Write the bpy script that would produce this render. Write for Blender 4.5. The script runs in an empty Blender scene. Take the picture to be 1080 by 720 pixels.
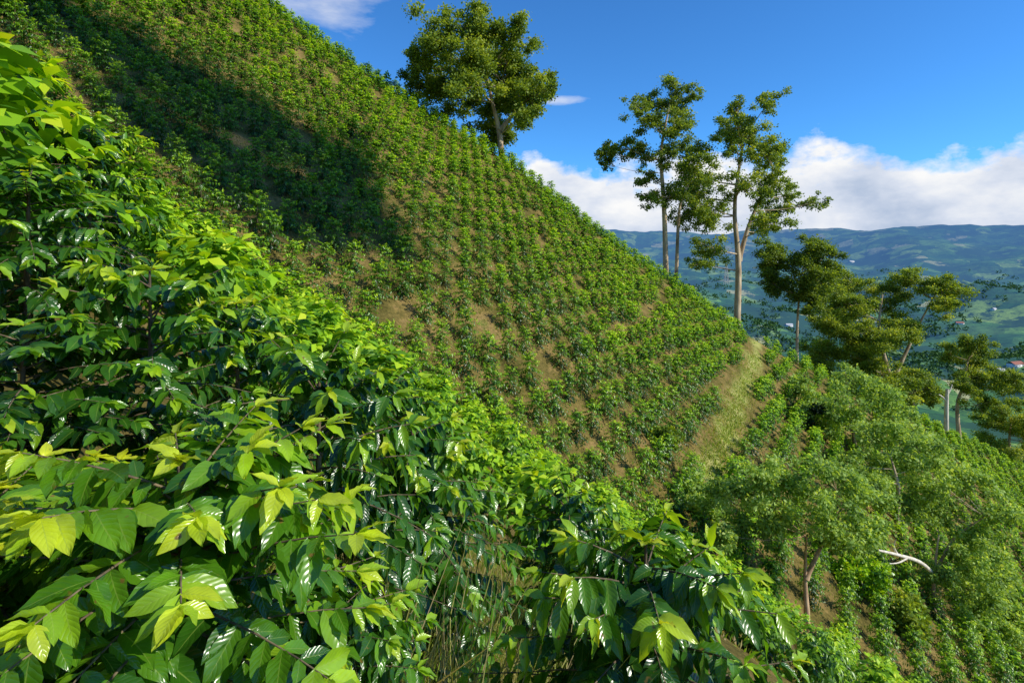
import bpy, math, random
import numpy as np
from mathutils import Vector
random.seed(5)
RG=np.random.default_rng(7)
scn=bpy.context.scene; col=scn.collection
scn.view_settings.view_transform='Standard'; scn.view_settings.look='None'; scn.view_settings.exposure=0
F=600.0
SUN=np.array([.75,-.26,.58]); SUN/=np.linalg.norm(SUN)

# ---------------- noise and terrain
def vn(x,y,s=0):
    xi=np.floor(x).astype(np.int64); yi=np.floor(y).astype(np.int64)
    fx=x-xi; fy=y-yi; fx=fx*fx*(3-2*fx); fy=fy*fy*(3-2*fy)
    def h(a,b):
        n=(a*374761393+b*668265263+s*974634777)&0x7fffffff
        n=((n^(n>>13))*1274126177)&0x7fffffff
        n=((n^(n>>15))*461845907)&0x7fffffff
        return ((n^(n>>16))&0xffff)/65535.0
    a=h(xi,yi);b=h(xi+1,yi);c=h(xi,yi+1);d=h(xi+1,yi+1)
    return (a*(1-fx)+b*fx)*(1-fy)+(c*(1-fx)+d*fx)*fy
def fbm(x,y,s=0,o=4):
    v=0;a=.5;t=0
    for i in range(o):
        v=v+a*vn(x*2**i,y*2**i,s+i*7); t+=a; a*=.5
    return v/t
def sp(t,w): return w*np.logaddexp(0,t/w)
def yr(x): return 82+sp(x-40,3)*.56
def H(x,y):
    x=np.asarray(x,float); y=np.asarray(y,float)
    near=-1.9-.65*x-.30*y
    far=-23.2-.687*x+.445*y
    far=far+(fbm(x/22,y/22,3,2)-.5)*3.0*np.clip((np.hypot(x,y)-20)/20,0,1)
    far=far-1.6*sp(y-yr(x),1.5)
    k=1.2
    hill=k*np.logaddexp(np.clip(near/k,-600,600),np.clip(far/k,-600,600))
    hill=-4*np.logaddexp(-hill/4,-60/4)
    r=np.hypot(x,y)
    hill=hill+(fbm(x/2.3,y/2.3,11,3)-.5)*.35*np.clip(r/4,0,1)
    val=np.interp(r,[0,300,800,1500,2500,4000,5500,7500,9500,15000],[-250,-250,-255,-265,-250,-200,-70,290,260,200])
    amp=np.interp(r,[0,600,1500,4000,6000,8000,15000],[10,45,150,260,220,180,150])
    n=fbm(x/900,y/900,21,6); n2=1-np.abs(fbm(x/1500,y/1500,41,5)*2-1)
    val=val+amp*((n-.5)*1.1+(n2-.78)*.9)
    return np.maximum(hill,val)
def at(u,v,d): return np.array([(u-540)/F*d,d,(270-v)/F*d])
def hit(u,v,d0=1.5,d1=9000):
    d=d0
    while d<d1:
        p=at(u,v,d)
        if float(H(p[0],p[1]))>p[2]: return p
        d*=1.004
    return at(u,v,d1)

# ---------------- mesh helpers
def link(o,parent=None):
    col.objects.link(o)
    if parent: o.parent=parent
    return o
def mkobj(name,V,faces,mat,parent=None,attrs=None,uv=None,smooth=True):
    """faces : (n,k) index array"""
    me=bpy.data.meshes.new(name)
    V=np.asarray(V,np.float32); faces=np.asarray(faces,np.int32)
    n,k=faces.shape
    me.vertices.add(len(V)); me.vertices.foreach_set('co',V.ravel())
    me.loops.add(n*k); me.loops.foreach_set('vertex_index',faces.ravel())
    me.polygons.add(n); me.polygons.foreach_set('loop_start',np.arange(0,n*k,k,dtype=np.int32))
    if smooth: me.polygons.foreach_set('use_smooth',np.ones(n,bool))
    me.update(calc_edges=True)
    for nm,a in (attrs or {}).items():
        at_=me.attributes.new(nm,'FLOAT','POINT'); at_.data.foreach_set('value',np.asarray(a,np.float32))
    if uv is not None:
        l=me.uv_layers.new(name='UVMap'); l.data.foreach_set('uv',np.asarray(uv,np.float32)[faces.ravel()].ravel())
    me.materials.append(mat)
    return link(bpy.data.objects.new(name,me),parent)
def empty(name,loc,label=None,cat=None,group=None,rz=0):
    o=bpy.data.objects.new(name,None); o.empty_display_size=.2; link(o)
    o.location=[float(a) for a in loc]; o.rotation_euler=(0,0,rz)
    if label: o['label']=label; o['category']=cat
    if group: o['group']=group
    return o
def tag(o,label,cat,group=None,kind=None):
    o['label']=label;o['category']=cat
    if group:o['group']=group
    if kind:o['kind']=kind
class Tubes:
    def __init__(s): s.V=[];s.F=[];s.n=0
    def add(s,pts,rad,k=7):
        pts=np.asarray(pts,float); m=len(pts)
        tg=np.gradient(pts,axis=0); tg/=np.linalg.norm(tg,axis=1)[:,None]+1e-9
        ref=np.array([.31,.95,.05]); a=np.cross(tg,ref); a/=np.linalg.norm(a,axis=1)[:,None]+1e-9
        b=np.cross(tg,a); th=np.arange(k)/k*2*np.pi
        r=np.asarray(rad,float)[:,None,None]
        ring=pts[:,None]+r*(np.cos(th)[None,:,None]*a[:,None]+np.sin(th)[None,:,None]*b[:,None])
        s.V.append(ring.reshape(-1,3))
        i=np.arange(m-1)[:,None]*k; j=np.arange(k)[None]; j2=(j+1)%k
        f=np.stack([i+j,i+j2,i+k+j2,i+k+j],-1).reshape(-1,4)+s.n
        s.F.append(f); s.n+=m*k
    def build(s,name,mat,parent=None):
        return mkobj(name,np.concatenate(s.V),np.concatenate(s.F),mat,parent)
# leaf templates  (across, along, up) + uv
def tmpl_hi():
    st=[0,.1,.24,.4,.56,.72,.87,1]; w=[.06,.48,.86,1,.95,.70,.34,.0]; ac=[-1,-.5,0,.5,1]
    T=[];U=[]
    for i,(s_,w_) in enumerate(zip(st,w)):
        for a in ac:
            z=-.28*s_**2+.05*abs(a)*w_*1.2+ .040*math.sin(i*2.4+a*2)*abs(a)**1.5
            T.append((a*w_,s_,z)); U.append((.5+.5*a,s_))
    Fc=[]
    for i in range(len(st)-1):
        for j in range(4):
            q=i*5+j; Fc.append((q,q+1,q+6,q+5))
    return np.array(T),np.array(Fc),np.array(U)
def tmpl_mid():
    T=np.array([(0,0,0),(-.9,.35,.02),(0,.45,-.08),(.9,.35,.02),(0,1,-.36)])
    return T,np.array([(0,2,1),(0,3,2),(1,2,4),(2,3,4)]),np.array([(.5,0),(0,.4),(.5,.4),(1,.4),(.5,1)])
def tmpl_lo():
    T=np.array([(0,0,0),(-.95,.5,-.03),(.95,.5,-.03),(0,1,-.25)])
    return T,np.array([(0,2,1),(1,2,3)]),np.array([(.5,0),(0,.5),(1,.5),(.5,1)])
def leaf_geo(P,D,N,L,W,tone,T):
    t,f,u=T; n=len(P)
    D=D/(np.linalg.norm(D,axis=1)[:,None]+1e-9)
    S=np.cross(D,N); S/=np.linalg.norm(S,axis=1)[:,None]+1e-9
    N=np.cross(S,D)
    V=P[:,None]+S[:,None]*(t[None,:,0:1]*W[:,None,None])+D[:,None]*(t[None,:,1:2]*L[:,None,None])+N[:,None]*(t[None,:,2:3]*L[:,None,None])
    Fc=(f[None]+(np.arange(n)*len(t))[:,None,None]).reshape(-1,f.shape[1])
    return V.reshape(-1,3),Fc,np.repeat(tone,len(t)),np.tile(u,(n,1))

# ---------------- materials
def newmat(name):
    m=bpy.data.materials.new(name); m.use_nodes=True; nt=m.node_tree
    return m,nt,nt.nodes,nt.nodes['Principled BSDF'],nt.nodes['Material Output']
def ramp(nd,cols):
    r=nd.new('ShaderNodeValToRGB'); e=r.color_ramp.elements
    e[0].position=cols[0][0]; e[0].color=(*cols[0][1],1); e[1].position=cols[-1][0]; e[1].color=(*cols[-1][1],1)
    for p,c in cols[1:-1]:
        q=e.new(p); q.color=(*c,1)
    return r
def math_(nt,op,a,b=None,clamp=False,c=None):
    n=nt.nodes.new('ShaderNodeMath'); n.operation=op; n.use_clamp=clamp
    for i,v in enumerate((a,b,c)):
        if v is None: continue
        if isinstance(v,(int,float)): n.inputs[i].default_value=v
        else: nt.links.new(v,n.inputs[i])
    return n.outputs[0]
def leafmat(name,cols,trans=.35,rough=.4,veins=False,spec=.5):
    m,nt,nd,b,out=newmat(name); L=nt.links.new
    a=nd.new('ShaderNodeAttribute'); a.attribute_name='tone'
    oi=nd.new('ShaderNodeObjectInfo')
    f=math_(nt,'MULTIPLY_ADD',oi.outputs['Random'],.16,c=-.08)
    f=math_(nt,'ADD',a.outputs['Fac'],f,True)
    r=ramp(nd,cols); L(f,r.inputs[0]); c=r.outputs[0]
    if veins:
        uv=nd.new('ShaderNodeUVMap'); sx=nd.new('ShaderNodeSeparateXYZ'); L(uv.outputs[0],sx.inputs[0])
        au=math_(nt,'ABSOLUTE',math_(nt,'SUBTRACT',sx.outputs[0],.5))
        mid=math_(nt,'SUBTRACT',1.0,math_(nt,'DIVIDE',au,.035),True)
        ph=math_(nt,'SUBTRACT',math_(nt,'MULTIPLY',sx.outputs[1],8.0),math_(nt,'MULTIPLY',au,4.0))
        w=math_(nt,'ABSOLUTE',math_(nt,'SINE',math_(nt,'MULTIPLY',ph,math.pi)))
        vein=math_(nt,'SUBTRACT',1.0,math_(nt,'DIVIDE',w,.16),True)
        tot=math_(nt,'ADD',math_(nt,'MULTIPLY',mid,.55),math_(nt,'MULTIPLY',vein,.12),True)
        mx=nd.new('ShaderNodeMixRGB'); L(tot,mx.inputs[0]); L(c,mx.inputs[1]); mx.inputs[2].default_value=(.30,.42,.08,1); c=mx.outputs[0]
        tc=nd.new('ShaderNodeTexCoord'); no=nd.new('ShaderNodeTexNoise'); no.inputs['Scale'].default_value=14; L(tc.outputs['Object'],no.inputs[0])
        m2=nd.new('ShaderNodeMixRGB'); m2.blend_type='MULTIPLY'; m2.inputs[0].default_value=.5; L(c,m2.inputs[1])
        r2=ramp(nd,[(.3,(.6,.6,.55)),(.65,(1.3,1.25,1.0))]); L(no.outputs[0],r2.inputs[0]); L(r2.outputs[0],m2.inputs[2]); c=m2.outputs[0]
        n3=nd.new('ShaderNodeTexNoise'); n3.inputs['Scale'].default_value=22; n3.inputs['Detail'].default_value=2; L(tc.outputs['Object'],n3.inputs[0])
        r3=ramp(nd,[(.70,(0,0,0)),(.75,(1,1,1))]); L(n3.outputs[0],r3.inputs[0]); m4=nd.new('ShaderNodeMixRGB'); L(r3.outputs[0],m4.inputs[0]); L(c,m4.inputs[1]); m4.inputs[2].default_value=(.22,.15,.03,1); c=m4.outputs[0]
        bp=nd.new('ShaderNodeBump'); bp.inputs['Strength'].default_value=.28; bp.inputs['Distance'].default_value=.003
        L(math_(nt,'ADD',math_(nt,'POWER',w,.5),math_(nt,'MULTIPLY',au,3.0)),bp.inputs['Height']); L(bp.outputs[0],b.inputs['Normal'])
    L(c,b.inputs['Base Color']); b.inputs['Roughness'].default_value=rough; b.inputs['Specular IOR Level'].default_value=spec
    tr=nd.new('ShaderNodeBsdfTranslucent'); g=nd.new('ShaderNodeMixRGB'); g.blend_type='MULTIPLY'; g.inputs[0].default_value=1
    L(c,g.inputs[1]); g.inputs[2].default_value=(2.3,2.0,.6,1); L(g.outputs[0],tr.inputs[0])
    ms=nd.new('ShaderNodeMixShader'); ms.inputs[0].default_value=trans
    L(b.outputs[0],ms.inputs[1]); L(tr.outputs[0],ms.inputs[2]); L(ms.outputs[0],out.inputs['Surface'])
    return m
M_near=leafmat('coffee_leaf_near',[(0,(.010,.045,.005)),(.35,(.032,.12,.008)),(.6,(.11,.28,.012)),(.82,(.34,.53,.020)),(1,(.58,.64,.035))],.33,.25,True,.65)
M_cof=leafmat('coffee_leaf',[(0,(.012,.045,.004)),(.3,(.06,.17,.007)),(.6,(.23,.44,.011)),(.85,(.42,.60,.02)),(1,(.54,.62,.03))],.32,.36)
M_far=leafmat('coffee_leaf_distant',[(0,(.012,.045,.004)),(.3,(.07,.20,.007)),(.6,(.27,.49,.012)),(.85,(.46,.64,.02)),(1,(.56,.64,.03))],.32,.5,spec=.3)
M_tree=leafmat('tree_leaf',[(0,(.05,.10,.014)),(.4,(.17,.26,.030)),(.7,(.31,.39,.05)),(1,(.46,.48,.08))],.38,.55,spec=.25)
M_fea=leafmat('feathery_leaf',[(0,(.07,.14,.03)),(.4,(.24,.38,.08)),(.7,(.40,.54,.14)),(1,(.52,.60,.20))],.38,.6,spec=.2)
M_shadow_leaf=leafmat('shadow_painted_leaf',[(0,(.006,.014,.003)),(.5,(.012,.035,.005)),(1,(.03,.06,.01))],.15,.6,spec=.2)  # near-black greens paint a tree's shadow into the bush leaves
M_grass=leafmat('grass_blade',[(0,(.06,.15,.012)),(.4,(.20,.31,.028)),(.7,(.34,.32,.10)),(1,(.50,.38,.21))],.3,.7,spec=.1)
M_forest=leafmat('distant_tree',[(0,(.02,.065,.028)),(.5,(.05,.12,.035)),(1,(.11,.20,.05))],.1,.8,spec=.1)
def bark(name,c1,c2,sc=6):
    m,nt,nd,b,out=newmat(name); L=nt.links.new
    tc=nd.new('ShaderNodeTexCoord'); no=nd.new('ShaderNodeTexNoise'); no.inputs['Scale'].default_value=sc; no.inputs['Detail'].default_value=8
    mp=nd.new('ShaderNodeMapping'); mp.inputs['Scale'].default_value=(1,1,.25); L(tc.outputs['Object'],mp.inputs[0]); L(mp.outputs[0],no.inputs[0])
    r=ramp(nd,[(.35,c1),(.65,c2)]); L(no.outputs[0],r.inputs[0]); L(r.outputs[0],b.inputs['Base Color']); b.inputs['Roughness'].default_value=.9
    bp=nd.new('ShaderNodeBump'); bp.inputs['Strength'].default_value=.6; L(no.outputs[0],bp.inputs['Height']); L(bp.outputs[0],b.inputs['Normal'])
    return m
M_bark=bark('pale_bark',(.28,.19,.11),(.66,.52,.34),2)
M_bark2=bark('tan_bark',(.34,.20,.11),(.64,.44,.26),5)
M_snag=bark('bleached_wood',(.50,.44,.34),(.80,.74,.62),5)
M_twig=bark('twig_bark',(.07,.05,.03),(.20,.15,.08),30)
def plain(name,c1,c2,sc=1.0):
    m,nt,nd,b,out=newmat(name); L=nt.links.new
    no=nd.new('ShaderNodeTexNoise'); no.inputs['Scale'].default_value=sc; tc=nd.new('ShaderNodeTexCoord'); L(tc.outputs['Object'],no.inputs[0])
    r=ramp(nd,[(.3,c1),(.7,c2)]); L(no.outputs[0],r.inputs[0]); L(r.outputs[0],b.inputs['Base Color']); b.inputs['Roughness'].default_value=.8
    return m
M_wall=plain('whitewashed_wall',(.70,.69,.65),(.82,.81,.78)); M_roof=plain('clay_roof',(.30,.10,.06),(.42,.16,.09)); M_roof2=plain('metal_roof',(.5,.5,.5),(.65,.65,.66))
M_win=plain('window_dark',(.03,.03,.04),(.05,.05,.06)); M_steel=plain('weathered_steel',(.3,.3,.3),(.5,.45,.42))

# ground material
def ground_mat():
    m,nt,nd,b,out=newmat('hillside_ground'); L=nt.links.new
    g=nd.new('ShaderNodeNewGeometry'); pos=g.outputs['Position']
    def noise(sc,det=6,rough=.6):
        n=nd.new('ShaderNodeTexNoise'); n.inputs['Scale'].default_value=sc; n.inputs['Detail'].default_value=det; n.inputs['Roughness'].default_value=rough; L(pos,n.inputs[0]); return n.outputs[0]
    r1=ramp(nd,[(.3,(.06,.055,.014)),(.42,(.12,.105,.028)),(.52,(.19,.15,.046)),(.60,(.27,.19,.075)),(.7,(.16,.19,.04))]); L(noise(.35,10,.7),r1.inputs[0])
    r2=ramp(nd,[(.35,(.6,.6,.55)),(.7,(1.3,1.2,1.1))]); L(noise(6,6),r2.inputs[0])
    m1=nd.new('ShaderNodeMixRGB'); m1.blend_type='MULTIPLY'; m1.inputs[0].default_value=1; L(r1.outputs[0],m1.inputs[1]); L(r2.outputs[0],m1.inputs[2])
    pa=nd.new('ShaderNodeAttribute'); pa.attribute_name='path'
    r3=ramp(nd,[(.35,(.22,.28,.04)),(.6,(.38,.36,.12))]); L(noise(1.2,6),r3.inputs[0])
    m2=nd.new('ShaderNodeMixRGB'); L(pa.outputs['Fac'],m2.inputs[0]); L(m1.outputs[0],m2.inputs[1]); L(r3.outputs[0],m2.inputs[2])
    # far fields
    vo=nd.new('ShaderNodeTexVoronoi'); vo.inputs['Scale'].default_value=.0085; 
    wv=nd.new('ShaderNodeVectorMath'); wv.operation='MULTIPLY_ADD'; nn=nd.new('ShaderNodeTexNoise'); nn.inputs['Scale'].default_value=.006; nn.inputs['Detail'].default_value=4; L(pos,nn.inputs[0])
    L(nn.outputs[1],wv.inputs[0]); wv.inputs[1].default_value=(90,90,0); L(pos,wv.inputs[2]); 
    fl=nd.new('ShaderNodeVectorMath'); fl.operation='MULTIPLY'; fl.inputs[1].default_value=(1,1,0); L(wv.outputs[0],fl.inputs[0]); L(fl.outputs[0],vo.inputs['Vector'])
    sx=nd.new('ShaderNodeSeparateXYZ'); L(vo.outputs['Color'],sx.inputs[0])
    rf=ramp(nd,[(0,(.04,.13,.035)),(.3,(.08,.20,.04)),(.5,(.15,.30,.055)),(.64,(.08,.18,.04)),(.78,(.28,.42,.08)),(.93,(.48,.46,.20))]); L(sx.outputs[0],rf.inputs[0]); rf.color_ramp.interpolation='CONSTANT'
    rr=ramp(nd,[(.38,(.35,.40,.45)),(.62,(1.5,1.45,1.25))]); L(noise(.03,12,.85),rr.inputs[0])
    m3=nd.new('ShaderNodeMixRGB'); m3.blend_type='MULTIPLY'; m3.inputs[0].default_value=1; L(rf.outputs[0],m3.inputs[1]); L(rr.outputs[0],m3.inputs[2])
    rw=ramp(nd,[(.50,(0,0,0)),(.54,(1,1,1))]); L(noise(.003,12,.75),rw.inputs[0])
    m4=nd.new('ShaderNodeMixRGB'); L(rw.outputs[0],m4.inputs[0]); L(m3.outputs[0],m4.inputs[1]); m4.inputs[2].default_value=(.03,.085,.033,1)
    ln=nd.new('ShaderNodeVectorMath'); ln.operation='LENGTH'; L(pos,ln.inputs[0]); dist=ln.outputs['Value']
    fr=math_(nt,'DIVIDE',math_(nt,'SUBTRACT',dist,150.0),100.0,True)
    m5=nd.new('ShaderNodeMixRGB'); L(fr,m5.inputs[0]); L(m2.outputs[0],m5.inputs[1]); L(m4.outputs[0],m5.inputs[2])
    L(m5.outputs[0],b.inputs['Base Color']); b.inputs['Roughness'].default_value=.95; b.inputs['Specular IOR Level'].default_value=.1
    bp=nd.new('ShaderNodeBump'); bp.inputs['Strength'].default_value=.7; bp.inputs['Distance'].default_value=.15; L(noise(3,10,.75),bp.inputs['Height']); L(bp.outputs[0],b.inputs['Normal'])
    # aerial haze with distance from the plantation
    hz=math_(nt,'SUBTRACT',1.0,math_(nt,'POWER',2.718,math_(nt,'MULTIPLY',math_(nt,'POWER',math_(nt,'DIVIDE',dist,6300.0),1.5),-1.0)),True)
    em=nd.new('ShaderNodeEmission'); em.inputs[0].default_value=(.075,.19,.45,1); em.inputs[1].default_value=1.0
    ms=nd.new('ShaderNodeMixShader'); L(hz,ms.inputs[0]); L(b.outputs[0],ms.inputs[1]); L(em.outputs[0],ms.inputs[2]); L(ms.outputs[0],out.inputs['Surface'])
    return m
M_ground=ground_mat()

path=np.array([hit(u,v,20)[:2] for u,v in [(803,352),(797,375),(785,405),(775,440),(762,470),(745,500)]])
def pathdist(x,y):
    x=np.asarray(x,float);y=np.asarray(y,float); best=np.full(x.shape,1e9)
    for a,b in zip(path[:-1],path[1:]):
        ab=b-a; t=np.clip(((x-a[0])*ab[0]+(y-a[1])*ab[1])/(ab@ab),0,1)
        best=np.minimum(best,np.hypot(x-a[0]-t*ab[0],y-a[1]-t*ab[1]))
    return best
rr=np.concatenate([np.geomspace(.02,150,330),np.geomspace(153,16000,300)])
az=np.concatenate([np.linspace(-1.0,1.0,800),np.linspace(1.0,2*np.pi-1.0,182)[1:-1]])
A,R=np.meshgrid(az,rr); X=R*np.sin(A); Y=R*np.cos(A); Z=H(X,Y)
nr,na=X.shape
i=np.arange(nr-1)[:,None]*na; j=np.arange(na)[None]; j2=(j+1)%na
fc=np.stack([i+j,i+na+j,i+na+j2,i+j2],-1).reshape(-1,4)
pm=np.clip(1.1-pathdist(X,Y)/.9+(fbm(X/1.2,Y/1.2,5,3)-.5)*2.2,0,1)
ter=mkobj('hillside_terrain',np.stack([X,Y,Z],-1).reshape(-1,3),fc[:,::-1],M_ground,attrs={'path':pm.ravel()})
ter['kind']='structure'; ter['label']='steep brown and green plantation hillside falling to a valley and far blue mountains'; ter['category']='terrain'

# ---------------- coffee shrubs
def shrub_leaves(rng,h,Rr,nb,nn,L0,contrast=.5,low=.02,sag=.30,eltop=54,t0=.22):
    P=[];D=[];N=[];L=[];T=[];br=[]
    for i in range(nb):
        f=(i+.5)/nb; zf=.08+.84*f; a=i*2.39996+rng.uniform(-.35,.35)
        el=math.radians(-8+eltop*f**2.2+rng.uniform(-14,14))
        ln=Rr*(1-.55*f**2.2)*rng.uniform(.75,1.2)
        if f<.12: ln*=.85
        d=np.array([math.cos(a)*math.cos(el),math.sin(a)*math.cos(el),math.sin(el)])
        t=np.linspace(t0,1,nn)+rng.uniform(-.02,.02,nn)
        dro=.28*(1-.5*f)
        base=np.array([0,0,zf*h])
        p=base+d*ln*t[:,None]; p[:,2]-=dro*ln*t**2
        tg=np.repeat(d[None],nn,0)*1.0; tg[:,2]-=2*dro*t
        sd=np.array([-math.sin(a),math.cos(a),0])
        tt=np.linspace(0,1,5); q=base+d*ln*tt[:,None]; q[:,2]-=dro*ln*tt**2; br.append(q)
        for s in (-1,1):
            dd=sd*s*.85+tg*.6+rng.normal(0,.28,(nn,3)); dd[:,2]-=sag
            P.append(p); D.append(dd)
            nv=rng.normal(0,.36,(nn,3)); nv[:,2]+=1; nv+=d*.35; N.append(nv)
            L.append(L0*rng.uniform(.65,1.2,nn)*(1-.25*np.clip((t-.8)/.2,0,1)))
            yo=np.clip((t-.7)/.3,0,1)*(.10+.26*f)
            T.append(np.clip(low+contrast*zf*(.55+.45*t)+yo+rng.normal(0,.10,nn),0,1))  # lower and inner leaves darkened as painted shade; tips paler from young growth
        k=3
        P.append(np.repeat(p[-1:],k,0)); dd=tg[-1:]+rng.normal(0,.35,(k,3)); dd[:,2]+=.05; D.append(dd)
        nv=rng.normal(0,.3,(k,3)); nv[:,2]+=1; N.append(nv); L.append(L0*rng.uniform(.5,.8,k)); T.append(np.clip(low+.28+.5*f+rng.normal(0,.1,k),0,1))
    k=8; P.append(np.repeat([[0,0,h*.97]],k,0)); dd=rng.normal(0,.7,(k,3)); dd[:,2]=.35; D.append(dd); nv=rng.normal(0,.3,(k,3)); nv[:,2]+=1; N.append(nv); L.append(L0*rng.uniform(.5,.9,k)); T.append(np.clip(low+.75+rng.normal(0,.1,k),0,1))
    P=np.concatenate(P);D=np.concatenate(D);N=np.concatenate(N);L=np.concatenate(L);T=np.concatenate(T)
    return P,D,N,L,T,br
HI,MID,LO=tmpl_hi(),tmpl_mid(),tmpl_lo()
def proto_meshes(seed,h,Rr,nb,nn,L0,tm,mat,tube_k,wr=.20,bonus=0,**k_):
    rng=np.random.default_rng(seed)
    P,D,N,L,T,br=shrub_leaves(rng,h,Rr,nb,nn,L0,**k_)
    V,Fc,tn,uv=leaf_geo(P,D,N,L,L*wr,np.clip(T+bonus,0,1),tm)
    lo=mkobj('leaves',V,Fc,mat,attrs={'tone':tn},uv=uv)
    tb=Tubes(); tb.add([(0,0,-.4),(.01,0,h*.4),(0,.01,h*.97)],[.028,.022,.006],tube_k)
    so=tb.build('stem',M_twig)
    tb=Tubes()
    for q in br: tb.add(q,np.linspace(.006,.002,5),max(3,tube_k-2))
    bo=tb.build('branches',M_twig)
    res=[o.data for o in (lo,so,bo)]
    for o in (lo,so,bo): bpy.data.objects.remove(o)
    return res
def place(meshes,loc,rz,sc,label,group=None,withbr=True):
    r=empty('coffee_bush',loc,label,'coffee plant',group,rz); r.scale=(sc[0],sc[0],sc[1])
    for nm,me in zip(('leaves','stem','branches'),meshes):
        if nm=='branches' and not withbr: continue
        link(bpy.data.objects.new(nm,me),r)
    return r
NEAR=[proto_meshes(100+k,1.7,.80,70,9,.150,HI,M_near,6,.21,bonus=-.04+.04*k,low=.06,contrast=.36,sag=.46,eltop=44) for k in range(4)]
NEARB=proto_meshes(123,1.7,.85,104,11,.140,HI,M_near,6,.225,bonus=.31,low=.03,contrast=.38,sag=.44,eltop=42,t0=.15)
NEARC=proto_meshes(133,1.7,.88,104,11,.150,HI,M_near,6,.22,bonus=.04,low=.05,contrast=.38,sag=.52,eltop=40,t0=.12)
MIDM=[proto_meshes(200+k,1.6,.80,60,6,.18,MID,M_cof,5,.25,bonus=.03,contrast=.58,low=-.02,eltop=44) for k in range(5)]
PR=NEAR+[NEARB,NEARC]
fg=[ # u, v(top), d, radius scale, proto, label
(190,440,1.5,.86,4,'bright yellow-green coffee bush with large sunlit leaves at bottom left'),
(-10,490,1.6,.8,4,'pale leaved coffee bush cut by the left edge below the dark twigs'),
(680,528,2.2,.86,5,'dark glossy coffee bush standing alone at the bottom centre right'),
(335,350,2.5,.80,1,'broad coffee bush with shiny mid green leaves above the yellow-green bush'),
(435,425,4.0,.90,5,'coffee bush beside the dry grass gap left of centre'),
(160,255,2.7,.82,3,'tall coffee bush with brownish young tips in the left foreground'),
(25,320,2.3,.78,0,'coffee bush leaning in from the left edge at mid height'),
(600,505,5.2,.90,1,'coffee bush behind the gap, between the dry grass and the lone glossy bush'),
(250,300,4.1,.92,2,'coffee bush in the second foreground row below the shaded terrace'),
(400,375,4.9,.92,3,'coffee bush in the second foreground row near the picture centre'),
(30,160,4.2,1.0,1,'coffee bush with dense crown high at the left edge of the near bank'),
(345,600,1.75,.50,5,'low coffee bush at the bottom between the yellow-green bush and the dry grass'),
(5,50,6.6,1.35,2,'topmost large leaved coffee bush at the left edge of the near bank'),
(95,115,7.0,1.2,0,'tall coffee bush right of the topmost bush on the left bank'),
]
fgpos=[]; fgs=[]
for k,(u,v,d,s,pi,lab) in enumerate(fg):
    top=at(u,v,d); gz=float(H(top[0],top[1])); hh=top[2]-gz
    fgpos.append(top[:2]); fgs.append((u,v,d,s*.8*F/d))
    place(PR[pi],(top[0],top[1],gz),k*1.7,(s,hh/1.80),lab)
fgpos=np.array(fgpos)

c=np.array([.54,.84]); ds=np.array([.84,-.54])
I,J=np.meshgrid(np.arange(-120,140),np.arange(-130,180))
def grid(a,b_,j_,seed):
    g_=np.random.default_rng(seed)
    x=(I*a*c[0]+J*b_*ds[0]); y=(I*a*c[1]+J*b_*ds[1])
    x=(x+g_.normal(0,j_,x.shape)).ravel(); y=(y+g_.normal(0,j_,y.shape)).ravel()
    wx=(fbm(x/25,y/25,91,2)-.5)*1.2; wy=(fbm(x/25,y/25,92,2)-.5)*1.2
    return x+wx,y+wy
x1,y1=grid(1.75,1.35,.18,1); x2,y2=grid(2.18,1.68,.07,2)
m1=np.hypot(x1,y1)<19; m2=np.hypot(x2,y2)>=19.6
px=np.concatenate([x1[m1],x2[m2]]); py=np.concatenate([y1[m1],y2[m2]])
r=np.hypot(px,py)
ok=(py>2.5)&(np.abs(px/np.maximum(py,.1))<1.02)&(py<yr(px)+5)&(r>4.8)&(r<165)
px,py=px[ok],py[ok]
dd=np.hypot(px,py)
keep=(pathdist(px,py)>1.25)&~((fbm(px/3,py/3,77,3)>.78)&(dd>18))&(RG.random(len(px))>.02)
for f_ in fgpos: keep&=np.hypot(px-f_[0],py-f_[1])>.9
keep&=~((px>-.9)&(dd<8.0))
keep&=~((px/py>.22)&(dd<15))
keep&=(dd>16)|(RG.random(len(px))>.16)
keep&=~((np.abs(px/py-.518)<.028)&(dd>27)&(dd<35.5))
px,py=px[keep],py[keep]; pz=H(px,py); dd=np.hypot(px,py)
hh=np.where(dd<22,1.06,1.22)*np.where(dd<22,RG.uniform(.68,1.25,len(px)),RG.uniform(.84,1.14,len(px)))
hh*=np.where((px/py<-.62)&(dd<24),1.3,1)
hh*=1-.12*np.clip((dd-55)/30,0,1)
U=540+F*px/py; Vt=270-F*(pz+1.5*hh)/py; Vb=270-F*pz/py
sky_=np.full(1080,730.0)
for (u,v,d,rp) in fgs:
    a0,a1=int(max(0,u-rp*.8)),int(min(1080,u+rp*.8))
    if a1>a0:
        t=np.arange(a0,a1); sky_[a0:a1]=np.minimum(sky_[a0:a1],v+20+90*((t-u)/rp)**2*(2/d))
score=np.full(len(px),-1.0)
for q in np.argsort(dd):
    if py[q]>yr(px[q])-.3: continue
    rp=.75*hh[q]*F/py[q]; a0,a1=int(U[q]-rp*.8),int(U[q]+rp*.8)+1
    if a1<8 or a0>1072 or Vb[q]<4 : continue
    a0=max(0,a0);a1=min(1080,a1)
    if a1<=a0: continue
    seg=sky_[a0:a1]; show=np.clip(np.minimum(seg.mean(),720)-max(Vt[q],0),0,Vb[q]-Vt[q])
    if show>.40*(Vb[q]-Vt[q]): score[q]=show*(a1-a0)
    sky_[a0:a1]=np.minimum(seg,Vt[q]+.25*(Vb[q]-Vt[q]))
hid=((U>760)&(U<930)&(Vb>500)&(Vb<600)&(dd>34))|((U>850)&(U<1040)&(Vb>420)&(Vb<600)&(dd>42))
score[hid]=-1
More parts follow.
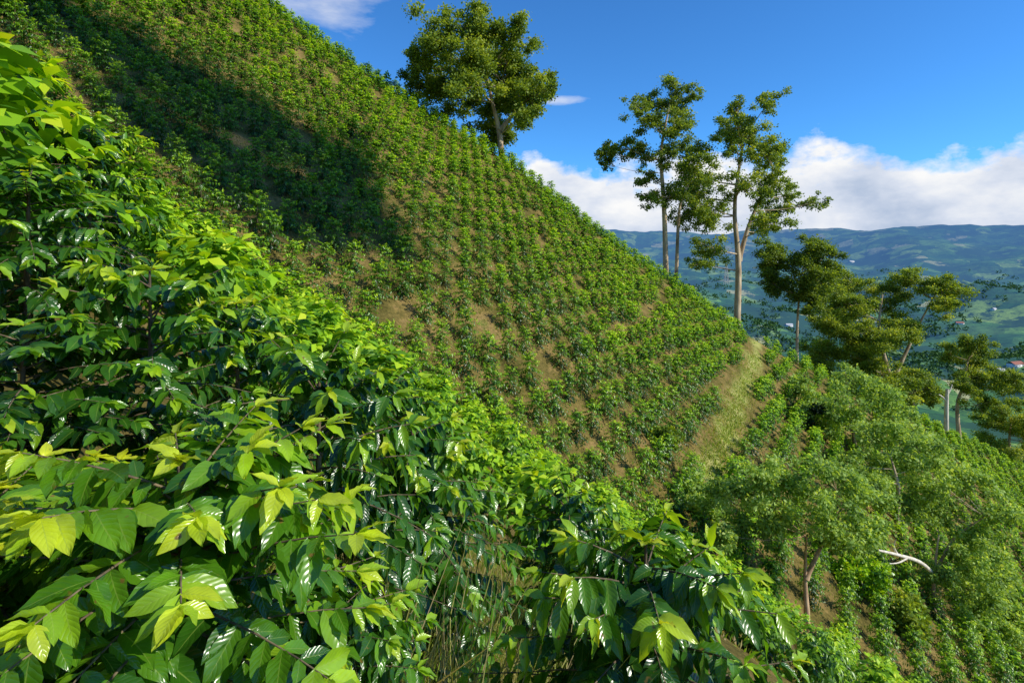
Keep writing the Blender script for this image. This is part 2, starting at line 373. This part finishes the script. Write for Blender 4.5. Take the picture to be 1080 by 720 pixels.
order=np.argsort(-score)[:284]; order=[q for q in order if score[q]>0]
ind=np.zeros(len(px),bool); ind[order]=True
LAB=[('leafy coffee bush in the crowded near rows on the left bank, below the shaded slope','coffee bushes crowded on the near left bank'),
('small round coffee bush in the sunlit dotted rows across the middle of the slope','coffee bushes in rows on the middle slope'),
('coffee bush on the lower right slope beneath and around the feathery trees','coffee bushes on the lower right slope')]
print('individual far limit',max(dd[q] for q in order),len(order))
for q in order:
    u,v,d=U[q],Vt[q],dd[q]
    z=2 if u>700 else (0 if d<17 else 1)
    ms=NEAR[q%4] if (d<8.5 or (d<13 and u<260)) else MIDM[q%5]
    s=hh[q]*RG.uniform(.95,1.08)*(1.05 if d<19 else .84)
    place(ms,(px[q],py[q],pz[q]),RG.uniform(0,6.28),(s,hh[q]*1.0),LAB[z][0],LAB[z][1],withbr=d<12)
protos={}
for lvl,(nb,nn,L0) in enumerate([(62,4,.20),(46,3,.25),(32,3,.30)]):
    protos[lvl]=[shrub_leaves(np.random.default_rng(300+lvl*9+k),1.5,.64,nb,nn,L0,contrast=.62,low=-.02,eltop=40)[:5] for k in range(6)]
rest=np.where(~ind)[0]
print('rest',len(rest))
def mass(idx,tm,name,label):
    PP=[];DD=[];NN=[];LL=[];TT=[]
    for q in idx:
        d=dd[q]; lvl=0 if d<48 else (1 if d<80 else 2)
        P,D,N,L,T=protos[lvl][q%6]; a=RG.uniform(0,6.28); ca,sa=math.cos(a),math.sin(a)
        Rm=np.array([[ca,sa,0],[-sa,ca,0],[0,0,1]])
        s=hh[q]*RG.uniform(.9,1.1); sc=np.array([s,s,hh[q]*RG.uniform(.85,1.12)])
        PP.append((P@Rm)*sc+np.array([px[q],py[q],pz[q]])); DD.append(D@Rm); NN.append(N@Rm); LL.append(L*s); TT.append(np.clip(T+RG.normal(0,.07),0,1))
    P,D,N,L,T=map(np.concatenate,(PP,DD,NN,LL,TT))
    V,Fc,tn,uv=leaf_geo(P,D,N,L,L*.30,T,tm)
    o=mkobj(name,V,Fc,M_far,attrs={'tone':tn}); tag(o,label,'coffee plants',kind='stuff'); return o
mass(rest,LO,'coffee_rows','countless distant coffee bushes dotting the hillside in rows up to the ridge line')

# ---------------- grass
def blades(n,gen,name,label,lmin,lmax,wd,tlo,thi,lean=.45,extra=None):
    x,y=gen(n); z=H(x,y); n=len(x)
    L=RG.uniform(lmin,lmax,n); W=wd*RG.uniform(.6,1.3,n); T=RG.uniform(tlo,thi,n)
    if extra:
        ex,ey=extra[0](extra[1]); x=np.concatenate([x,ex]); y=np.concatenate([y,ey]); z=np.concatenate([z,H(ex,ey)]); L=np.concatenate([L,RG.uniform(*extra[2],len(ex))]); W=np.concatenate([W,np.full(len(ex),.0038)]); T=np.concatenate([T,RG.uniform(.65,1,len(ex))]); n=len(x)
    P=np.stack([x,y,z-.02],-1); D=RG.normal(0,lean,(n,3)); D[:,2]=1
    N=RG.normal(0,1,(n,3))
    V,Fc,tn,uv=leaf_geo(P,D,N,L,W,T,LO)
    o=mkobj(name,V,Fc,M_grass,attrs={'tone':tn}); tag(o,label,'grass',kind='stuff')
def g1(n):
    a=RG.uniform(-1.1,.9,n); y=RG.uniform(1.1,8,n); return a*y*.45+.0,y
def g1b(n):
    return RG.normal(-.26,.20,n),RG.normal(2.25,.35,n)
blades(26000,g1,'dry_grass','dry straw coloured grass tangled between the foreground coffee bushes',.12,.45,.0035,.3,.95,.6,(g1b,480,(.5,1.25)))
def g2(n):
    y=np.sqrt(RG.uniform(10**2,95**2,n)); x=y*RG.uniform(-.98,.98,n); m=(y<yr(x)+2)&(fbm(x/4,y/4,9,3)>.50); return x[m],y[m]
blades(150000,g2,'hillside_weeds','low green and straw weeds between the coffee rows on the hillside',.10,.30,.03,.05,1)
def g3(n):
    k=RG.integers(0,len(path)-1,n); t=RG.random(n)[:,None]; p=path[k]*(1-t)+path[k+1]*t+RG.normal(0,.6,(n,2)); return p[:,0],p[:,1]
blades(4500,g3,'path_grass','pale trodden grass along the steep track on the spur',.15,.45,.03,.2,.75)

# ---------------- trees
def sm(pts,n=10):
    pts=np.asarray(pts,float); t=np.linspace(0,len(pts)-1,n); i=np.arange(len(pts))
    out=np.stack([np.interp(t,i,pts[:,k]) for k in range(3)],-1)
    for _ in range(2): out[1:-1]=.25*out[:-2]+.5*out[1:-1]+.25*out[2:]
    return out
def tree(name,d,trunks,clumps,label,cat,group=None,lr=.3,dens=1.0,leaf=.28,mat=None,bmat=None,asp=.42,seed=0,tb=0,flat=.8,hang=0.0,clumptone=.1,spread=.6,lim=1.25):
    rng=np.random.default_rng(1000+seed); mat=mat or M_tree; bmat=bmat or M_bark
    u0,v0=trunks[0][0]; b=at(u0,v0,d); gz=float(H(b[0],b[1])); base=np.array([b[0],b[1],gz])
    root=empty(name,base,label,cat,group)
    tr=Tubes(); tips=[]
    for k,t in enumerate(trunks):
        pts=[at(u,v,d)+np.array([0,rng.normal(0,.3) if i_ else 0,0]) for i_,(u,v) in enumerate(t)]
        if k==0 or abs(t[0][1]-v0)<6:
            pts=[np.array([pts[0][0],d,float(H(pts[0][0],d))-.5])]+pts[(1 if len(pts)>2 else 0):]
        q=sm(pts,14)-base; r0=lr*(1 if k==0 else .72)
        rad=r0*np.linspace(1.15,.28,14); rad[0]*=1.3
        tr.add(q,rad,9); tips.append(q)
    tr.build('trunk',bmat,root)
    allq=np.concatenate([q[4:] for q in tips])
    brn=Tubes(); P=[];D=[];N=[];L=[];T=[]
    pxs=d/F
    crown_mid=np.mean([at(*c_[:2],d) for c_ in clumps],axis=0)
    ext=max(abs(c_[0]-np.mean([e[0] for e in clumps])) for c_ in clumps)*pxs
    for (u,v,rp) in clumps:
        cc=at(u,v,d); off=rng.uniform(-1,1)*max(.2,math.sqrt(max(0.0,1-((cc[0]-crown_mid[0])/(ext+.1))**2)))*ext*.75
        cc=cc+np.array([0,off,0]); cl=cc-base; rw=rp*pxs
        low=allq[:,2]<cl[2]-.1*rw
        cand=allq[low] if low.any() else allq
        s_=cand[np.argmin(np.linalg.norm(cand-cl,axis=1)+.3*np.abs(cand[:,2]-cl[2]+np.linalg.norm(cand[:,:2]-cl[:2],axis=1)*.6))]
        mid=(s_+cl)/2+np.array([0,0,-.06*np.linalg.norm(cl-s_)])+rng.normal(0,.12*rw,3)
        q=sm([s_,mid,cl],8); rb=lr*.26*np.clip(rw/2,.5,1.3)
        brn.add(q,np.linspace(rb,rb*.25,8),6)
        ns=14
        for _ in range(ns):
            sc_=cl+np.clip(rng.normal(0,spread,3),-lim,lim)*rw*np.array([1,1,flat])
            brn.add(sm([cl*.6+q[4]*.4,(cl+sc_)/2+rng.normal(0,.08*rw,3),sc_],4),np.linspace(rb*.3,rb*.08,4),4)
            sr=rw*rng.uniform(.28,.60)
            n=int(dens*20*(sr/leaf)**1.9)+16
            dv=rng.normal(0,1,(n,3)); dv/=np.linalg.norm(dv,axis=1)[:,None]
            rad=sr*np.abs(rng.normal(.6,.38,n))
            p=sc_+dv*rad[:,None]*np.array([1,1,flat*.85])
            P.append(p); e=dv+rng.normal(0,.6,(n,3)); e[:,2]-=hang; D.append(e)
            nv=rng.normal(0,.7,(n,3))+dv*.5; nv[:,2]+=.6; N.append(nv)
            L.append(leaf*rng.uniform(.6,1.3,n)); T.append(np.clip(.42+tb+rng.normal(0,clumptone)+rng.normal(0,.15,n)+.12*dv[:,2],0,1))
    brn.build('branches',bmat,root)
    P,D,N,L,T=map(np.concatenate,(P,D,N,L,T))
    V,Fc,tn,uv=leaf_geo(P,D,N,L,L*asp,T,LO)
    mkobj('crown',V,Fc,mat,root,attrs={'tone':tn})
    return root
g='tall shade trees along the ridge'
tree('shade_tree',83,[[(530,165),(527,138),(520,112),(512,75)],[(527,138),(545,115),(550,88)]],
 [(505,44,19),(470,54,18),(540,56,20),(452,78,18),(500,74,24),(556,82,20),(440,66,12),(532,106,22),(480,100,18),(562,108,15),(512,122,18),(535,136,14),(436,88,9),(572,98,10),(490,38,12),(545,46,13),(520,58,22),(478,76,20),(505,98,22),(530,80,22),(455,62,14),(550,124,14),(495,58,20),(465,88,14),(545,95,18),(525,44,13)],
 'wide rounded olive green tree standing alone high on the ridge','tree',g,lr=.45,seed=1,dens=1.35,leaf=.34,tb=-.08,flat=.85,spread=.66)
tree('shade_tree',85,[[(703,285),(701,220),(695,160),(708,105)],[(712,285),(716,215),(728,190)]],
 [(715,92,13),(735,97,10),(690,105,12),(716,112,14),(668,120,10),(685,133,13),(712,136,15),(655,155,12),(637,160,10),(680,160,14),(706,163,15),(737,160,12),(688,185,10),(722,186,16),(740,203,15),(704,208,13),(727,225,13),(686,210,8),(742,235,9),(640,172,6)],
 'tall thin tree with two pale stems and open layered crown, left of the ridge pair','tree',g,lr=.40,seed=2,dens=1.0,flat=.8,spread=.70,lim=1.4)
tree('shade_tree',86,[[(776,330),(779,275),(773,220),(784,140)],[(779,275),(790,235),(815,180)]],
 [(785,108,10),(796,116,11),(774,126,11),(802,134,13),(765,138,10),(786,146,15),(822,152,13),(770,162,12),(832,166,9),(800,167,13),(760,182,16),(776,200,16),(740,200,16),(803,205,12),(846,203,14),(861,213,9),(830,220,12),(760,222,14),(735,220,13),(790,237,11),(740,262,14),(751,277,10),(822,237,9),(815,190,12)],
 'tallest tree with a forked pale trunk and ragged crown, right of the ridge pair','tree',g,lr=.50,seed=3,dens=1.0,flat=.8,spread=.70,lim=1.4)
tree('shade_tree',90,[[(840,372),(841,335),(845,290)]],
 [(845,262,14),(825,268,14),(865,273,14),(815,283,12),(845,284,18),(875,288,12),(850,305,17),(830,303,14),(868,308,11),(845,320,10),(820,298,11)],
 'small dark rounded tree on the spur right of the tallest tree','tree',g,lr=.26,seed=4,dens=1.4,tb=-.14,flat=.85)
tree('shade_tree',94,[[(945,450),(940,405),(925,350),(930,310)],[(940,405),(965,350),(985,315)]],
 [(930,299,16),(960,296,16),(985,302,17),(1004,308,11),(900,307,16),(885,323,15),(915,323,18),(950,318,18),(983,322,13),(875,345,16),(905,348,19),(940,348,18),(965,345,13),(880,370,17),(915,375,19),(945,373,15),(868,390,15),(900,395,17),(930,335,19),(895,360,19),(925,360,19),(925,392,16),(950,392,14)],
 'spreading flat topped tree with layered branches on the right end of the spur','tree',g,lr=.42,seed=5,dens=1.3,flat=.65,tb=.02)
tree('shade_tree',106,[[(1012,450),(1010,425),(1014,405),(1022,380)]],
 [(1020,362,12),(1040,371,12),(1005,374,10),(1030,385,13),(1050,392,12),(1060,407,10),(1010,402,12),(1036,407,14),(1020,422,10)],
 'small tree with a pale trunk near the right edge against the valley','tree',g,lr=.36,seed=6,dens=1.3)
tree('shade_tree',114,[[(1064,490),(1063,460),(1065,440)]],
 [(1058,430,14),(1075,438,15),(1045,447,12),(1065,460,16),(1082,455,14),(1050,470,10)],
 'low bushy tree cut by the right edge below the pale trunked tree','tree',g,lr=.3,seed=7,tb=.03,dens=1.3)
tree('shade_tree',101,[[(965,445),(963,425),(962,405)]],
 [(958,395,15),(975,408,12),(948,410,13),(980,420,8),(962,420,13)],
 'short olive tree between the flat topped tree and the bleached snag','tree',g,lr=.3,seed=8,flat=.7,dens=1.3)
sn=at(998,450,96); gz=float(H(sn[0],sn[1])); so_=empty('dead_snag',(sn[0],sn[1],gz),'short bleached bare tree stump standing left of the pale trunked tree','dead tree')
b1=np.array([sn[0],sn[1],gz]); tb_=Tubes()
tb_.add(sm([(0,0,-.5),at(998,432,96)-b1,at(999,410,96)-b1],8),np.linspace(.42,.26,8),8); tb_.build('trunk',M_snag,so_)
tb_=Tubes(); tb_.add(sm([at(999,424,96)-b1,at(994,418,96)-b1,at(990,416,96)-b1],6),np.linspace(.2,.08,6),6); tb_.add(sm([at(999,416,96)-b1,at(1003,410,96)-b1,at(1004,405,96)-b1],6),np.linspace(.2,.08,6),6); tb_.build('branches',M_snag,so_)
g='feathery trees on the lower right slope'
kw=dict(mat=M_fea,asp=.32,hang=.35,flat=.75,spread=.56,clumptone=.13)
tree('feathery_tree',62,[[(905,505),(903,470),(898,430)]],
 [(870,415,20),(905,405,20),(935,418,18),(860,440,18),(890,448,22),(925,448,20),(950,440,14),(880,472,18),(915,475,18),(850,425,14),(845,407,11)],
 'grey green feathery tree directly below the flat topped tree','tree',g,lr=.28,seed=9,dens=1.1,leaf=.32,**kw)
tree('feathery_tree',52,[[(945,540),(944,510),(940,480)]],
 [(930,468,18),(960,458,17),(940,498,20),(910,500,18),(975,485,14),(895,485,14)],
 'feathery tree in the middle of the grey green clump','tree',g,lr=.22,seed=10,dens=1.1,leaf=.28,tb=.05,**kw)
tree('feathery_tree',30.6,[[(851,672),(849,640),(850,610),(845,560)],[(850,610),(870,570),(890,540)]],
 [(780,505,22),(820,498,24),(860,496,24),(898,509,22),(926,532,17),(768,533,18),(810,528,26),(855,528,26),(895,543,22),(752,550,13),(790,556,17),(828,560,18),(872,562,14)],
 'feathery pale green tree with a bare tan trunk at lower right','tree',g,lr=.17,seed=11,dens=1.05,leaf=.20,tb=.04,bmat=M_bark2,**kw)
f3=tree('feathery_tree',42,[[(985,650),(983,610),(990,560)],[(983,610),(1010,570),(1030,540)]],
 [(965,484,18),(1000,480,20),(985,510,20),(1028,510,20),(1048,538,17),(1010,543,22),(972,540,16),(1040,573,20),(1008,578,20),(1022,604,18),(1050,600,16),(995,615,16),(980,600,12),(1000,635,12)],
 'broad feathery tree at the right edge with a bare dead limb','tree',g,lr=.16,seed=12,dens=1.1,leaf=.26,tb=-.04,**kw)
tb_=Tubes(); b0=np.array(f3.location)
def rel(u,v,d): return at(u,v,d)-b0
tb_.add(sm([rel(984,605,42),rel(972,592,39.5),rel(955,587,38),rel(940,583,37),rel(926,580,36)],12),np.linspace(.16,.07,12),8)
tb_.add(sm([rel(947,585,37.6),rel(941,576,37),rel(945,568,36.5)],6),np.linspace(.08,.03,6),6)
tb_.add(sm([rel(957,588,38),rel(948,594,37.5),rel(938,594,37)],6),np.linspace(.07,.03,6),6)
tb_.build('dead_limb',M_snag,f3)
tree('tree_shadow_bush',60,[[(835,478),(835,455)]],[(835,445,18),(822,438,13),(848,462,13),(826,464,13),(846,440,13)],
 'bush with a tree shadow painted into its dark leaves beside the grassy track on the spur','bush',None,lr=.12,seed=14,mat=M_shadow_leaf,dens=1.8)  # bush put where a tree's shadow falls, its dark colour standing for it
for k,(u,v,rp,lab,mt_,tbb) in enumerate([
 (905,628,22,'rounded bright leafy shrub right of the bare tan trunk',M_cof,.1),
 (1050,668,30,'large loose shrub near the bottom right corner',M_fea,.05),
 (955,668,20,'small dark green shrub left of the bottom right shrub',M_tree,-.1),
 (738,540,20,'soft yellow green shrub at the left foot of the feathery trees',M_fea,.1),
 (700,470,13,'dark round shrub on the slope left of the grassy track',M_tree,-.1)]):
    p=hit(u,v,12); d=float(p[1])
    tree('leafy_shrub',d,[[(u,v),(u,v-rp*.6),(u+1,v-rp*1.1)]],[(u,v-rp*1.2,rp*.7),(u-rp*.7,v-rp*.9,rp*.6),(u+rp*.7,v-rp*.8,rp*.6),(u-rp*.3,v-rp*.5,rp*.6),(u+rp*.4,v-rp*.4,rp*.55),(u-rp*.9,v-rp*.3,rp*.4)],
     lab,'bush',None,lr=.05,seed=30+k,mat=mt_,tb=tbb,dens=1.3,leaf=.22)

# ---------------- far woods, houses, mast
rng=np.random.default_rng(55)
n=20000; az_=rng.uniform(.08,.80,n); r_=np.exp(rng.uniform(math.log(450),math.log(5200),n))
x=r_*np.sin(az_); y=r_*np.cos(az_); m=(fbm(x/140,y/140,61,4)>.56)|(np.abs(fbm(x/260,y/260,63,2)-.5)<.012); x=x[m];y=y[m];r_=r_[m]
z=H(x,y); k=14
C3=np.repeat(np.stack([x,y,z],-1),k,0); rs=np.repeat(rng.uniform(3,6.5,len(x))*np.clip(r_/1500,.8,1.6),k)
dv=rng.normal(0,1,(len(C3),3)); dv/=np.linalg.norm(dv,axis=1)[:,None]; P=C3+dv*rs[:,None]*.7; P[:,2]+=rs*.9
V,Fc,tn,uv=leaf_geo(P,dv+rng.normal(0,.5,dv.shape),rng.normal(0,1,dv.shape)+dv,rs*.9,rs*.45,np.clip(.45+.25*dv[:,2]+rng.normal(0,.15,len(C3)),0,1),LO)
o=mkobj('valley_woods',V,Fc,M_forest,attrs={'tone':tn}); tag(o,'distant dark green woods and hedges scattered over the valley','trees',kind='stuff')
def box(x0,x1,y0,y1,z0,z1):
    V=[(x,y,z) for z in (z0,z1) for x,y in ((x0,y0),(x1,y0),(x1,y1),(x0,y1))]
    return V,[(0,3,2,1),(4,5,6,7),(0,1,5,4),(1,2,6,5),(2,3,7,6),(3,0,4,7)]
def house(u,v,wpx,rz,lab,roofm):
    p=hit(u,v,300); root=empty('farmhouse',p,lab,'house','farmhouses in the valley',rz)
    w=float(np.clip(wpx*p[1]/F,14,70)); hgt=w*.26
    d=w*.55
    V,Fc=box(-w/2,w/2,-d/2,d/2,-4,hgt); mkobj('wall',V,Fc,M_wall,root,smooth=False)
    e=w*.04; hr=hgt+w*.16; V=[(-w/2-e,-d/2-e,hgt-.1),(w/2+e,-d/2-e,hgt-.1),(w/2+e,d/2+e,hgt-.1),(-w/2-e,d/2+e,hgt-.1),(-w/2-e,0,hr),(w/2+e,0,hr)]
    mkobj('roof',V,[(0,1,5,4),(2,3,4,5)],roofm,root,smooth=False)
    for i_ in range(3):
        xx=-w/3+i_*w/3; V,Fc=box(xx-w*.04,xx+w*.04,-d/2-.06,-d/2-.01,hgt*.35,hgt*.7); mkobj('window',V,Fc,M_win,root,smooth=False)
house(1071,387,15,.3,'white farmhouse with a red roof at the right edge of the valley',M_roof)
house(1055,391,7,-.4,'small shed with a grey roof just left of the red roofed farmhouse',M_roof2)
house(832,344,7,.1,'tiny white house beyond the small dark rounded tree',M_roof2)
house(898,277,5,.2,'pale distant house on the mountain foot above the flat topped tree',M_roof2)
house(1012,342,7,-.2,'white house among fields right of the flat topped tree crown',M_roof)
house(1048,327,6,.5,'lone white house on the far fields near the right edge',M_roof2)
p=hit(766,300,200,4000); mt=empty('lattice_mast',p,'thin lattice mast rising beyond the ridge beside the tallest tree','mast')
sc=p[1]/F; hh_=22*sc; tb_=Tubes()
for s1 in (-1,1):
    for s2 in (-1,1): tb_.add([(s1*2.2*sc,s2*2.2*sc,-2),(s1*.5*sc,s2*.5*sc,hh_)],[.25*sc,.2*sc],4)
for i_ in range(6):
    z0=hh_*i_/6; z1=hh_*(i_+1)/6; w0=(2.2-1.7*i_/6)*sc; w1=(2.2-1.7*(i_+1)/6)*sc
    tb_.add([(-w0,-w0,z0),(w1,-w1,z1)],[.15*sc]*2,4); tb_.add([(w0,-w0,z0),(-w1,-w1,z1)],[.15*sc]*2,4)
tb_.build('frame',M_steel,mt)

# ---------------- unseen cloud shape, added only to shade the upper left slope
Mc=plain('shade_blocker_white',(.8,.8,.82),(.9,.9,.9),.05)
import bmesh
bm=bmesh.new()
for (u,v,rp) in [(20,-25,50),(60,20,60),(110,45,62),(160,75,64),(210,100,66),(255,125,60),(300,148,56),(340,165,52),(365,200,42),(390,232,36),(412,258,28),(330,210,44),(280,190,50),(220,160,50),(130,110,40),(375,145,20),(300,235,36),(350,250,30),(180,150,44),(240,200,36)]:
    q=hit(u,v,12,120); R_=rp*q[1]/F; cpos=q+SUN*230
    t=bmesh.ops.create_icosphere(bm,subdivisions=3,radius=R_)
    for w_ in t['verts']:
        n_=w_.co.normalized(); w_.co*=1+.22*math.sin(n_.x*5+u)*math.sin(n_.y*6+v)+.12*math.sin(n_.z*11+u); w_.co+=Vector(cpos)
me=bpy.data.meshes.new('shade_blocker'); bm.to_mesh(me); bm.free(); me.materials.append(Mc); o=link(bpy.data.objects.new('shade_blocker',me)); o['kind']='structure'

# ---------------- world
w=bpy.data.worlds.new('World'); scn.world=w; w.use_nodes=True; nt=w.node_tree; nd=nt.nodes; L=nt.links.new
for q in list(nd): nd.remove(q)
out=nd.new('ShaderNodeOutputWorld'); sky=nd.new('ShaderNodeTexSky'); sky.sky_type='NISHITA'; sky.sun_disc=False
sky.sun_elevation=math.asin(SUN[2]); sky.sun_rotation=math.atan2(SUN[0],SUN[1]); sky.altitude=1500; sky.ozone_density=2.5; sky.dust_density=.3
tint=nd.new('ShaderNodeMixRGB'); tint.blend_type='MULTIPLY'; tint.inputs[0].default_value=1; tint.inputs[2].default_value=(.36,.88,1.35,1); L(sky.outputs[0],tint.inputs[1])
bg=nd.new('ShaderNodeBackground'); bg.inputs[1].default_value=.15; L(tint.outputs[0],bg.inputs[0])
tc=nd.new('ShaderNodeTexCoord'); sx=nd.new('ShaderNodeSeparateXYZ'); L(tc.outputs['Generated'],sx.inputs[0])
azn=math_(nt,'ARCTAN2',sx.outputs[0],sx.outputs[1]); eln=math_(nt,'ARCSINE',sx.outputs[2])
def wn(scale,det,vec=(1,1,1)):
    mp=nd.new('ShaderNodeMapping'); mp.inputs['Scale'].default_value=vec; L(tc.outputs['Generated'],mp.inputs[0])
    n=nd.new('ShaderNodeTexNoise'); n.inputs['Scale'].default_value=scale; n.inputs['Detail'].default_value=det; n.inputs['Roughness'].default_value=.58; L(mp.outputs[0],n.inputs[0]); return n.outputs[0]
n1=wn(9,9,(1,1,1.6)); n2=wn(2.6,3,(1,1,.6))
top=math_(nt,'MULTIPLY_ADD',n2,.09,c=.116)
d_=math_(nt,'SUBTRACT',top,eln)
mk=math_(nt,'ADD',math_(nt,'MULTIPLY',d_,30.0),math_(nt,'MULTIPLY',math_(nt,'SUBTRACT',n1,.5),7.0),True)
def blob(a0,e0,sa,se,thr):
    a=math_(nt,'POWER',math_(nt,'DIVIDE',math_(nt,'SUBTRACT',azn,a0),sa),2.0); e=math_(nt,'POWER',math_(nt,'DIVIDE',math_(nt,'SUBTRACT',eln,e0),se),2.0)
    q=math_(nt,'SUBTRACT',1.0,math_(nt,'ADD',a,e)); q=math_(nt,'ADD',q,math_(nt,'MULTIPLY',math_(nt,'SUBTRACT',wn(12,7,(1,1,3)),.5),2.6)); return math_(nt,'MULTIPLY',q,thr,True)
bl=math_(nt,'ADD',blob(-.36,.42,.16,.07,.45),blob(.09,.265,.05,.010,.6),True)
side=math_(nt,'MULTIPLY',math_(nt,'ADD',azn,.15),6.0,True)
mk=math_(nt,'MULTIPLY',mk,side)
mask=math_(nt,'MAXIMUM',mk,bl)
cr=ramp(nd,[(.32,(.46,.56,.74)),(.5,(.72,.78,.90)),(.68,(1,1,1))])
shade=math_(nt,'ADD',math_(nt,'MULTIPLY',wn(8,8,(1,1,2)),.85),math_(nt,'MULTIPLY',eln,1.3)); L(shade,cr.inputs[0])
bc=nd.new('ShaderNodeBackground'); bc.inputs[1].default_value=.97; L(cr.outputs[0],bc.inputs[0])
mx=nd.new('ShaderNodeMixShader'); L(mask,mx.inputs[0]); L(bg.outputs[0],mx.inputs[1]); L(bc.outputs[0],mx.inputs[2]); L(mx.outputs[0],out.inputs[0])

# ---------------- sun, camera
sl=bpy.data.lights.new('sun','SUN'); sl.energy=5.0; sl.angle=math.radians(.5); sl.color=(1,.95,.83)
so=link(bpy.data.objects.new('sun',sl)); so.rotation_euler=Vector(-SUN).to_track_quat('-Z','Y').to_euler(); so.location=(0,0,50)
cd=bpy.data.cameras.new('camera'); cd.lens=20; cd.sensor_width=36; cd.shift_y=-90/1080; cd.clip_start=.05; cd.clip_end=40000
co=link(bpy.data.objects.new('camera',cd)); co.rotation_euler=(math.radians(90),0,0); co.location=(0,0,0); scn.camera=co
